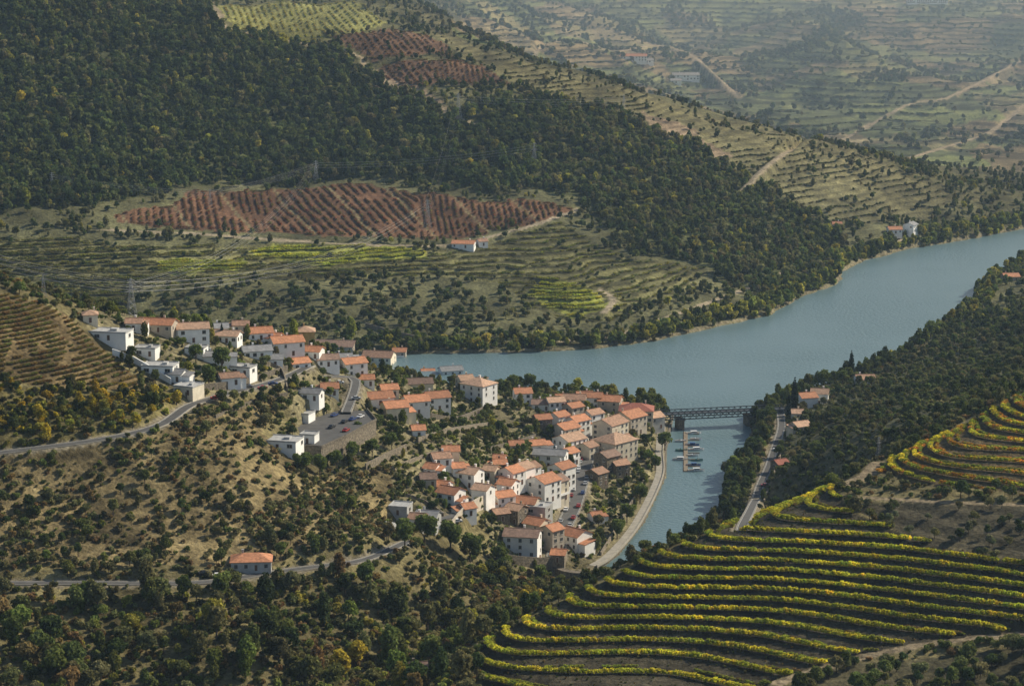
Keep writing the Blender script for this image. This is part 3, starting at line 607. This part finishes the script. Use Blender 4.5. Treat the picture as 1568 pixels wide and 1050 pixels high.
def tree(name,h,cr,nl,seed,ls=.45,kind='broad',leafm=None,trunkfrac=.3):
    rg=np.random.default_rng(seed);vs=[];fs=[]
    tube(vs,fs,(0,0,-.5),(0,0,h*trunkfrac),h*.035,h*.025)
    lob=[]
    if kind=='broad':
        for i in range(11):
            a=rg.uniform(0,6.28);rr=cr*rg.uniform(.15,.72);z=h*(trunkfrac+.12+rg.uniform(0,1)*(.80-trunkfrac))
            shrink=1-.5*max(0,(z/h-.6)/.4);lob.append((rr*math.cos(a)*shrink,rr*math.sin(a)*shrink,z,cr*rg.uniform(.3,.52)))
        lob.append((0,0,h*.82,cr*.45))
        for l in lob[:7]: tube(vs,fs,(0,0,h*trunkfrac*.9),(l[0]*.8,l[1]*.8,l[2]),h*.018,h*.005,4)
    elif kind=='poplar':
        tube(vs,fs,(0,0,h*trunkfrac),(0,0,h*.85),h*.02,h*.005,4)
        for i in range(10):
            t=i/9;lob.append((rg.normal()*.25,rg.normal()*.25,h*(.2+.75*t),cr*(.55*math.sin(math.pi*(.15+.8*t))+.25)))
    elif kind=='cypress':
        tube(vs,fs,(0,0,0),(0,0,h*.9),h*.02,h*.004,4)
        for i in range(14):
            t=i/13;lob.append((rg.normal()*.08,rg.normal()*.08,h*(.06+.9*t),cr*(1-t**2.2)*.95+.12))
    elif kind=='shrub':
        for i in range(6):
            a=rg.uniform(0,6.28);rr=cr*rg.uniform(0,.6);lob.append((rr*math.cos(a),rr*math.sin(a),h*rg.uniform(.25,.65),cr*rg.uniform(.3,.5)))
    elif kind=='vine':
        for i in range(5): lob.append((rg.normal()*.12,(-1+i*.5)*.9,h*rg.uniform(.5,.75),h*.27))
    nb=len(fs);lob=np.array(lob);wv=lob[:,3]**2;k=rg.choice(len(lob),nl,p=wv/wv.sum())
    nr=rg.normal(size=(nl,3));nr[:,2]=nr[:,2]+.15;nr/=np.linalg.norm(nr,axis=1)[:,None]
    rad=lob[k,3]*rg.uniform(.72,1.12,nl);pts=lob[k,:3]+nr*rad[:,None]*np.array((1,1,.85));pts[:,2]=np.maximum(pts[:,2],.08*h)
    leaves(vs,fs,pts,nr,ls,rg)
    return meshobj(name,vs,fs,[MT['bark'],leafm or LEAF],[0]*nb+[1]*nl,linkit=False)
def coll(name,obs):
    c=bpy.data.collections.new(name)
    for o_ in obs: c.objects.link(o_)
    return c
C_TREE=coll('tree_variants',[tree('tree_a',7,3.2,900,1,.34),tree('tree_b',8,3.0,900,2,.34),tree('tree_c',6,3.4,850,3,.34),tree('tree_d',9,2.6,800,4,.34,'poplar',trunkfrac=.15)])
C_FAR=coll('hill_tree_variants',[tree('htree_a',7,3.2,260,11,.7),tree('htree_b',8,3.4,260,12,.7),tree('htree_c',6,3.6,240,13,.7),tree('htree_d',9,2.8,240,14,.65,'poplar',trunkfrac=.12)])
C_SHR=coll('shrub_variants',[tree('shrub_a',2.2,1.6,220,21,.26,'shrub',trunkfrac=.2),tree('shrub_b',1.7,1.7,200,22,.26,'shrub',trunkfrac=.2),tree('shrub_c',2.6,1.4,220,23,.26,'shrub',trunkfrac=.2)])
C_VINE=coll('vine_variants',[tree('vine_a',1.7,.6,120,31,.19,'vine',trunkfrac=.4),tree('vine_b',1.6,.6,120,32,.19,'vine',trunkfrac=.4),tree('vine_c',1.8,.6,130,33,.19,'vine',trunkfrac=.4)])
def scatter(name,pts,sc,rz,tint,cl,nidx):
    n_=len(pts)
    if n_==0: return
    me=bpy.data.meshes.new(name);me.vertices.add(n_);me.vertices.foreach_set('co',np.asarray(pts,np.float32).ravel())
    def A_(nm,ty,f,arr):
        a=me.attributes.new(nm,ty,'POINT');a.data.foreach_set(f,np.asarray(arr).ravel())
    sc=np.asarray(sc,np.float32)
    if sc.ndim==1: sc=np.stack([sc,sc,sc*rng.uniform(.85,1.2,n_)],1)
    A_('sc','FLOAT_VECTOR','vector',sc.astype(np.float32))
    A_('rot','FLOAT_VECTOR','vector',np.stack([np.zeros(n_),np.zeros(n_),rz],1).astype(np.float32))
    A_('tint','FLOAT_COLOR','color',np.concatenate([tint,np.ones((n_,1))],1).astype(np.float32))
    A_('vid','INT','value',rng.integers(0,nidx,n_).astype(np.int32))
    ob=link(bpy.data.objects.new(name,me))
    g=bpy.data.node_groups.new(name+'_gn','GeometryNodeTree')
    g.interface.new_socket('Geometry',in_out='INPUT',socket_type='NodeSocketGeometry');g.interface.new_socket('Geometry',in_out='OUTPUT',socket_type='NodeSocketGeometry')
    N=g.nodes;L=g.links;gi=N.new('NodeGroupInput');go=N.new('NodeGroupOutput');ip=N.new('GeometryNodeInstanceOnPoints');ci=N.new('GeometryNodeCollectionInfo')
    ci.inputs['Collection'].default_value=cl;ci.inputs['Separate Children'].default_value=True;ci.inputs['Reset Children'].default_value=True
    def na(nm,ty):
        q=N.new('GeometryNodeInputNamedAttribute');q.data_type=ty;q.inputs['Name'].default_value=nm
        return next(s for s in q.outputs if s.enabled and s.name=='Attribute')
    er=N.new('FunctionNodeEulerToRotation')
    L.new(gi.outputs[0],ip.inputs['Points']);L.new(ci.outputs[0],ip.inputs['Instance']);ip.inputs['Pick Instance'].default_value=True
    L.new(na('vid','INT'),ip.inputs['Instance Index']);L.new(na('rot','FLOAT_VECTOR'),er.inputs[0]);L.new(er.outputs[0],ip.inputs['Rotation']);L.new(na('sc','FLOAT_VECTOR'),ip.inputs['Scale'])
    L.new(ip.outputs[0],go.inputs[0]);md=ob.modifiers.new('scatter','NODES');md.node_group=g
hm=np.zeros(X.shape,bool)
for hx,hy,hr in HOUSES:
    r0,r1=np.searchsorted(ys,[hy-hr-2,hy+hr+2]);hm[r0:r1]|=(np.hypot(X[r0:r1]-hx,Y[r0:r1]-hy)<hr)
INV=(np.abs(TT)<.27)
def sample(mask,dens):
    p=np.where(mask&~rin&~roadmask&~hm&INV,dens*AREA,0);k=rng.random(X.shape)<p
    r,c=np.nonzero(k);n_=len(r)
    y=ys[r]+rng.uniform(-.5,.5,n_)*dyv[r];x=(ts[c]+rng.uniform(-.5,.5,n_)*dt)*y;return np.stack([x,y,hq(x,y)],1)
def tints(n_,pal,w,j=.3):
    pal=np.array(pal);k=rng.choice(len(pal),n_,p=np.array(w)/sum(w));return pal[k]*rng.uniform(1-j,1+j,(n_,1))*rng.uniform(.92,1.08,(n_,3))
def go(name,mask,dens,cl,ni,s0,s1,pal,w):
    p=sample(mask,dens);n_=len(p)
    if n_:
        t=tints(n_,pal,w)*(0.7+.6*fbm(p[:,0],p[:,1],45,3,88))[:,None]
        scatter(name,p,s0+(s1-s0)*rng.random(n_)**1.4,rng.uniform(0,6.28,n_),t,cl,ni)
DG=(.066,.088,.030);MG=(.118,.140,.042);OL=(.175,.170,.07);YG=(.31,.29,.055);YL=(.46,.34,.04);BR=(.22,.15,.06);BG=(.175,.20,.05)
clump=fbm(X,Y,28,3,50);clump2=fbm(X,Y,12,2,51)
go('hillside_forest',FOREST&(X<0+(Y-1700)*.2),.040,C_FAR,4,.5,1.35,[DG,MG,OL,YG],[5,4,1.3,.3])
go('spur_forest',FOREST&(X>=0+(Y-1700)*.2),.038,C_FAR,4,.45,1.1,[DG,MG,OL,YG],[2,5,3.5,.6])
go('olive_grove',OLIVE,.014,C_FAR,3,.5,.8,[DG,OL,MG],[3,2,2])
go('crest_trees',T_crest|R_top,.0018+.012*sst(.6,.75,clump),C_FAR,4,.35,.8,[DG,MG,OL],[1,1,1])
go('terrace_hedgerow_trees',V_yel&((Hs/3.2%1)>.7),.006,C_FAR,3,.3,.6,[DG,OL,MG],[2,1,1])
go('far_hill_trees',FAR,.005*sst(.5,.72,clump)+.0006+.016*sst(.9,.98,1-np.abs(2*fbm(X,Y,200,3,61)-1)),C_FAR,3,.5,1.1,[DG,OL,MG],[2,1,1])
rest=(Y>1300)&~FOREST&~OLIVE&~T_crest&~V_yel&~V_red&~R_top&~G_top&~FAR&~BARE
go('valley_side_trees',rest,.02*sst(.4,.65,clump)+.006,C_FAR,4,.35,.85,[DG,MG,OL,YG],[3,3,2,.5])
go('riverbank_trees',(rd<18)&(rd>.5)&(Y>1290),.04,C_FAR,4,.55,1.1,[MG,YG,BG,DG],[3,2,3,1])
go('near_riverbank_trees',(rd<14)&(rd>2)&(Y<1290)&(X>95),.035,C_TREE,4,.6,1.,[MG,DG,BG],[3,2,2])
go('village_shore_trees',(rd<20)&(rd>2)&(Y>1130)&(Y<1290)&(X<95),.02,C_TREE,4,.6,1.,[MG,DG,BG,YG],[3,2,2,1])
go('valley_woodland',WOODS_BL,.012*sst(.35,.6,clump)+.004,C_TREE,4,.5,1.4,[DG,MG,OL,YG,BR,BG],[1,3,4,1.4,.7,2.5])
go('valley_undergrowth',WOODS_BL,.12,C_SHR,3,.6,1.5,[MG,OL,BR,YG,BG],[2,4,2.,.8,2])
go('hillside_trees',SCRUB_L,.016*sst(.35,.6,clump)+.0015,C_TREE,3,.35,.8,[DG,MG,OL,BG],[1,3,4,1.5])
go('hillside_scrub',SCRUB_L,.14*sst(.3,.6,clump2)+.05,C_SHR,3,.4,1.3,[MG,OL,BR,(.22,.185,.09),BG],[2,4,1.6,2,1.2])
go('autumn_woodland',YELWOOD,.035,C_TREE,4,.4,.8,[YG,YL,MG,DG,OL],[2.5,1.6,2,1,1])
go('autumn_undergrowth',YELWOOD,.12,C_SHR,3,.6,1.3,[YG,YL,MG,OL],[2,.8,2,1])
go('east_hillside_trees',DARK_R,.016*sst(.35,.6,clump)+.006,C_TREE,3,.35,.8,[DG,MG,OL],[2,3,3])
go('east_hillside_scrub',DARK_R,.08,C_SHR,3,.5,1.4,[DG,MG,OL],[2,3,4])
go('olive_trees',OLIVE_R,.016,C_TREE,3,.4,.6,[(.18,.19,.10),OL,DG],[3,2,1])
go('ravine_trees',TREES_BR,.03,C_TREE,3,.5,.9,[MG,OL,DG],[3,2,1])
go('garden_trees',VILLAGE,.014*sst(.35,.6,clump)+.006,C_TREE,4,.35,.85,[DG,MG,OL,YG,BG],[2,3,2,.8,3])
go('garden_shrubs',VILLAGE,.08,C_SHR,3,.5,1.2,[MG,OL,BG,DG],[3,2,2,1])
nr_=(Y<1290)&~WOODS_BL&~SCRUB_L&~YELWOOD&~DARK_R&~OLIVE_R&~TREES_BR&~VILLAGE&~V_near&~V_up&~V_knoll
go('slope_trees',nr_,.014*sst(.4,.6,clump)+.005,C_TREE,4,.4,.85,[DG,MG,OL,BG],[1,3,3,1])
go('slope_scrub',nr_,.09,C_SHR,3,.5,1.3,[MG,OL,BR,DG],[3,4,1.,1])
go('terrace_weeds',V_near,.10,C_SHR,3,.12,.36,[OL,BR,MG],[2,1,2])
def rows(name,mask,fld,off,pal,w,sc=(1,1,1),skip=0.,cl=C_VINE,gap=.0,gs=5):
    f=fld-off;k=np.floor(f)
    gy,gx=np.gradient(f);gy=gy/dyv[:,None];gx=gx/(dt*Y)
    mk=mask&~roadmask&~hm&INV
    ok=np.abs(k[1:]-k[:-1])==1
    a=ok&mk[1:]&mk[:-1];r,c=np.nonzero(a)
    lv=np.maximum(k[1:][a],k[:-1][a]);t=(lv-f[:-1][a])/(f[1:][a]-f[:-1][a]);y=ys[r]+t*(ys[r+1]-ys[r]);x=ts[c]*y
    p1=np.stack([x,y],1);d1=np.stack([gx[r,c],gy[r,c]],1)
    ok=np.abs(k[:,1:]-k[:,:-1])==1
    a=ok&mk[:,1:]&mk[:,:-1];r,c=np.nonzero(a)
    lv=np.maximum(k[:,1:][a],k[:,:-1][a]);t=(lv-f[:,:-1][a])/(f[:,1:][a]-f[:,:-1][a]);y=ys[r];x=(ts[c]+t*dt)*y
    p2=np.stack([x,y],1);d2=np.stack([gx[r,c],gy[r,c]],1)
    p=np.concatenate([p1,p2]);d=np.concatenate([d1,d2])
    keep=rng.random(len(p))>skip
    keep&=(fbm(p[:,0],p[:,1],gs,2,77)>gap)
    p=p[keep];d=d[keep];n_=len(p);z=hq(p[:,0],p[:,1])
    rz=np.arctan2(d[:,1],d[:,0])
    S_=np.array(sc)*rng.uniform(.75,1.25,(n_,1))
    t=tints(n_,pal,w,.3)*(0.65+.7*fbm(p[:,0],p[:,1],25,3,89))[:,None]
    scatter(name,np.stack([p[:,0],p[:,1],z-.1],1),S_,rz,t,cl,3)
VY=(.62,.54,.05);VG=(.32,.36,.05);VO=(.55,.29,.05)
rows('vineyard_rows',V_near,FN,.1,[VY,VG,(.46,.46,.05)],[3,1,2.5],(1.7,1,1.1),.08,gap=.2)
rows('vineyard_second_rows',V_near,FN,.42,[VG,(.24,.25,.05),BR],[2,2,1],(1.1,1,.6),.25,gap=.4,gs=9)
rows('upper_vineyard_rows',V_up,Hs/1.35,.12,[VY,VG,VO],[3,2,1.5],(1.5,1,1),.12,gap=.14)
rows('upper_vineyard_second_rows',V_up,Hs/1.35,.5,[VG,VO,(.25,.26,.05)],[2,1.3,2],(1.1,1,.7),.2,gap=.3)
rows('knoll_vineyard_rows',V_knoll,Hs/1.4,.15,[(.22,.17,.05),(.24,.15,.05),(.18,.19,.05)],[2,1,2],(1.1,1,.8),.35,gap=.35)
rows('yellow_vineyard_rows',V_yel&~BRIGHT,Hs/1.6,.2,[(.22,.21,.05),(.15,.17,.045),(.26,.26,.05)],[2,2,1],(1.4,1.6,1),.3,gap=.3)
rows('bright_vineyard_rows',V_yel&BRIGHT,Hs/1.3,.2,[(.50,.50,.06),(.40,.43,.06)],[2,2],(1.8,1.8,1.1),.1)
rows('red_vineyard_rows',V_red&~V_rc,row,0,[(.21,.105,.05),(.18,.12,.048),(.17,.14,.048),(.24,.09,.045)],[3,2,2,1],(1.4,2.,1.),.15,gap=.25,gs=30)
rows('hilltop_red_rows',R_top,row,0,[(.24,.13,.06),(.22,.15,.06)],[2,1],(1.5,2.2,1.1),.2)
rows('hilltop_green_rows',G_top,row,0,[(.36,.36,.08),(.33,.28,.07)],[2,1.5],(1.5,2.2,1.),.3)
rows('crest_terrace_hedges',T_crest&~BARE,Hs/3.,.1,[MG,OL,DG],[2,3,1],(.9,1.2,.7),.35,C_SHR,.42,40)
rows('far_terrace_hedges',FAR&(Y<3600),Hs/6.,.1,[MG,OL,DG],[2,2,2],(1.3,1.8,.9),.25,C_SHR,.36,60)
tm={'cy':tree('cypress',13,1.5,1300,41,.3,'cypress',LEAF_C,.1).data,'g':tree('bt',9,4,1500,42,.34,'broad',LEAF_G).data,'y':tree('yt',8,3.4,1300,43,.34,'broad',LEAF_Y).data,'p':tree('pt',12,3.2,1300,44,.34,'poplar',LEAF_L,.15).data,'g2':tree('bt2',8,3.6,1300,45,.34,'broad',LEAF_D).data}
def tr(name,k,u,v,s):
    p=raycast(u,v,H)
    if p[2]<.1: return
    o_=bpy.data.objects.new(name,tm[k]);link(o_);o_.location=(p[0],p[1],p[2]);o_.scale=(s,s,s);o_.rotation_euler=(0,0,random.uniform(0,6))
for u,v,s in ((1303,578,1.25),(1216,630,1.45),(1208,638,1.0),(502,545,.5),(730,560,.5),(340,520,.6)): tr('cypress_tree','cy',u,v,s)
for u,v,s in ((538,520,1.2),(450,520,.8),(640,530,.8)): tr('poplar_tree','p',u,v,s)
for u,v,s in ((1003,612,1.3),(1015,628,1.2),(1018,690,1),(1003,720,.8),(980,770,.9),(960,800,.9),(945,825,.9),(890,600,.9),(850,598,1),(785,600,1),(810,598,1),(320,590,.9),(340,570,1.1),(1240,592,1.1),(1262,592,1.),(1290,590,.9),(1425,520,1.2),(700,540,.6),(300,555,.8),(620,840,1.2),(650,835,1.3),(690,845,1.3),(720,860,1.2),(430,858,.7),(560,905,1.1),
  (470,722,.8),(490,728,.9),(515,718,.8),(540,708,.9),(570,700,.8),(455,716,.6),(500,636,.5),(548,662,.5),(600,690,.8)): tr('broadleaf_tree','g',u,v,s)
for u,v,s in ((525,1040,1.2),(545,1020,1.1),(270,620,.7),(235,615,.8),(800,930,.8),(825,925,.7),(30,165,1.6),(720,262,1.2),(1120,480,.8),(60,645,.8)): tr('autumn_tree','y',u,v,s)
for u,v,s in ((1115,765,1.1),(1125,750,1.1),(1108,795,1.),(1172,650,1.)): tr('dark_oak_tree','g2',u,v,s)
def pylon_mesh(h,name):
    B=MB()
    def bar(p,q,r=.14):
        p=np.array(p,float);q=np.array(q,float);d=q-p;d/=np.linalg.norm(d);a=np.cross(d,(.31,.2,.93));a/=np.linalg.norm(a);b_=np.cross(d,a)
        c=[a*r,b_*r,-a*r,-b_*r]
        for i in range(4):
            j=(i+1)%4;B.quad([tuple(p+c[i]),tuple(p+c[j]),tuple(q+c[j]),tuple(q+c[i])])
    wz=lambda z:2.6*(1-z/h)**1.2+.35
    L_=np.linspace(0,h,8)
    for a,b_ in zip(L_[:-1],L_[1:]):
        A=[(s*wz(a),t*wz(a),a) for s,t in((1,1),(-1,1),(-1,-1),(1,-1))];Bq=[(s*wz(b_),t*wz(b_),b_) for s,t in((1,1),(-1,1),(-1,-1),(1,-1))]
        for i in range(4):
            j=(i+1)%4;bar(A[i],Bq[i],.12);bar(A[i],Bq[j],.06);bar(A[j],Bq[i],.06);bar(Bq[i],Bq[j],.06)
    for z,l in ((h*.72,4.2),(h*.84,3.4),(h*.95,2.6)):
        for s in(1,-1):
            bar((0,0,z),(s*l,0,z),.10);bar((0,0,z+1),(s*l,0,z),.07);bar((s*l,0,z),(s*l,0,z-1.2),.06)
    return B.obj(name,[MT['galv']],linkit=False).data
pm1=pylon_mesh(26,'pylon')
PY={}
for k,u,v,s in (('a',655,348,.8),('b',702,182,.85),('c',818,255,.75),('d',484,278,.65),('e',202,485,.65),('f',-80,430,.7),('g',322,315,.5),('h',80,290,.5),('i',1345,700,.35),('j',67,452,.35),('k',955,172,.6)):
    p=raycast(u,v,H);o_=bpy.data.objects.new('power_pylon',pm1);link(o_);o_.location=(p[0],p[1],p[2]-.3);o_.scale=(s,s,s);o_.rotation_euler=(0,0,.5);PY[k]=(p,s)
B=MB()
def wire(k1,k2,l,zf,r=.03):
    (p,s),(q,t)=PY[k1],PY[k2];p=np.array([p[0]+l*s*.88,p[1]+l*s*.48,p[2]+26*zf*s-1.2]);q=np.array([q[0]+l*t*.88,q[1]+l*t*.48,q[2]+26*zf*t-1.2]);D=np.linalg.norm(q-p);prev=None
    for i in range(17):
        u=i/16;c=p+(q-p)*u;c[2]-=4*D*.02*u*(1-u)
        if prev is not None:
            for o1,o2 in(((0,0,r),(0,0,-r)),((0,r,0),(0,-r,0))):
                B.quad([tuple(prev+o1),tuple(c+o1),tuple(c+o2),tuple(prev+o2)])
        prev=c
for a,b_ in (('e','a'),('a','b'),('e','d'),('d','c'),('f','e'),('b','k'),('g','d'),('h','g')):
    for z,l in ((.72,4.2),(.84,3.4),(.95,2.6)):
        for s in(1,-1): wire(a,b_,s*l,z)
B.obj('power_lines',[MT['wire']])
# ------------------------------------------------------------------ air, sky, sun, camera
def haze(name,y0,y1,dens):
    m,nt,N,L=newmat(name);o=N.new('ShaderNodeOutputMaterial');vs_=N.new('ShaderNodeVolumeScatter');vs_.inputs['Color'].default_value=(.54,.76,1,1);vs_.inputs['Density'].default_value=dens;vs_.inputs['Anisotropy'].default_value=.3;L.new(vs_.outputs[0],o.inputs['Volume'])
    B=MB();B.box(-3500,3500,y0,y1,-30,520);B.obj(name,[m])
haze('valley_haze',-600,2049,.000055);haze('distant_haze',2050,7000,.00048)
AZ=math.radians(66);EL=math.radians(37)
w=bpy.data.worlds.new('World');scene.world=w;w.use_nodes=True;nt=w.node_tree;bg=nt.nodes['Background'];sk=nt.nodes.new('ShaderNodeTexSky');sk.sky_type='NISHITA';sk.sun_disc=False;sk.sun_elevation=EL;sk.sun_rotation=AZ
sk.altitude=300;nt.links.new(sk.outputs[0],bg.inputs[0]);bg.inputs[1].default_value=.1
sl=bpy.data.lights.new('sun','SUN');sl.energy=5.0;sl.angle=math.radians(.5);sl.color=(1,.91,.73);so=link(bpy.data.objects.new('sun',sl))
sd=Vector((math.sin(AZ)*math.cos(EL),math.cos(AZ)*math.cos(EL),math.sin(EL)));so.rotation_euler=sd.to_track_quat('Z','Y').to_euler()
cd=bpy.data.cameras.new('camera');cd.sensor_width=36;cd.lens=F/1568*36;cd.clip_start=1;cd.clip_end=20000;cam=link(bpy.data.objects.new('camera',cd));cam.location=(0,0,CAM_Z);cam.rotation_euler=(math.pi/2-PA,0,0);scene.camera=cam
scene.view_settings.view_transform='Standard';scene.view_settings.look='None';scene.view_settings.exposure=0
print('built',time.time()-T0)
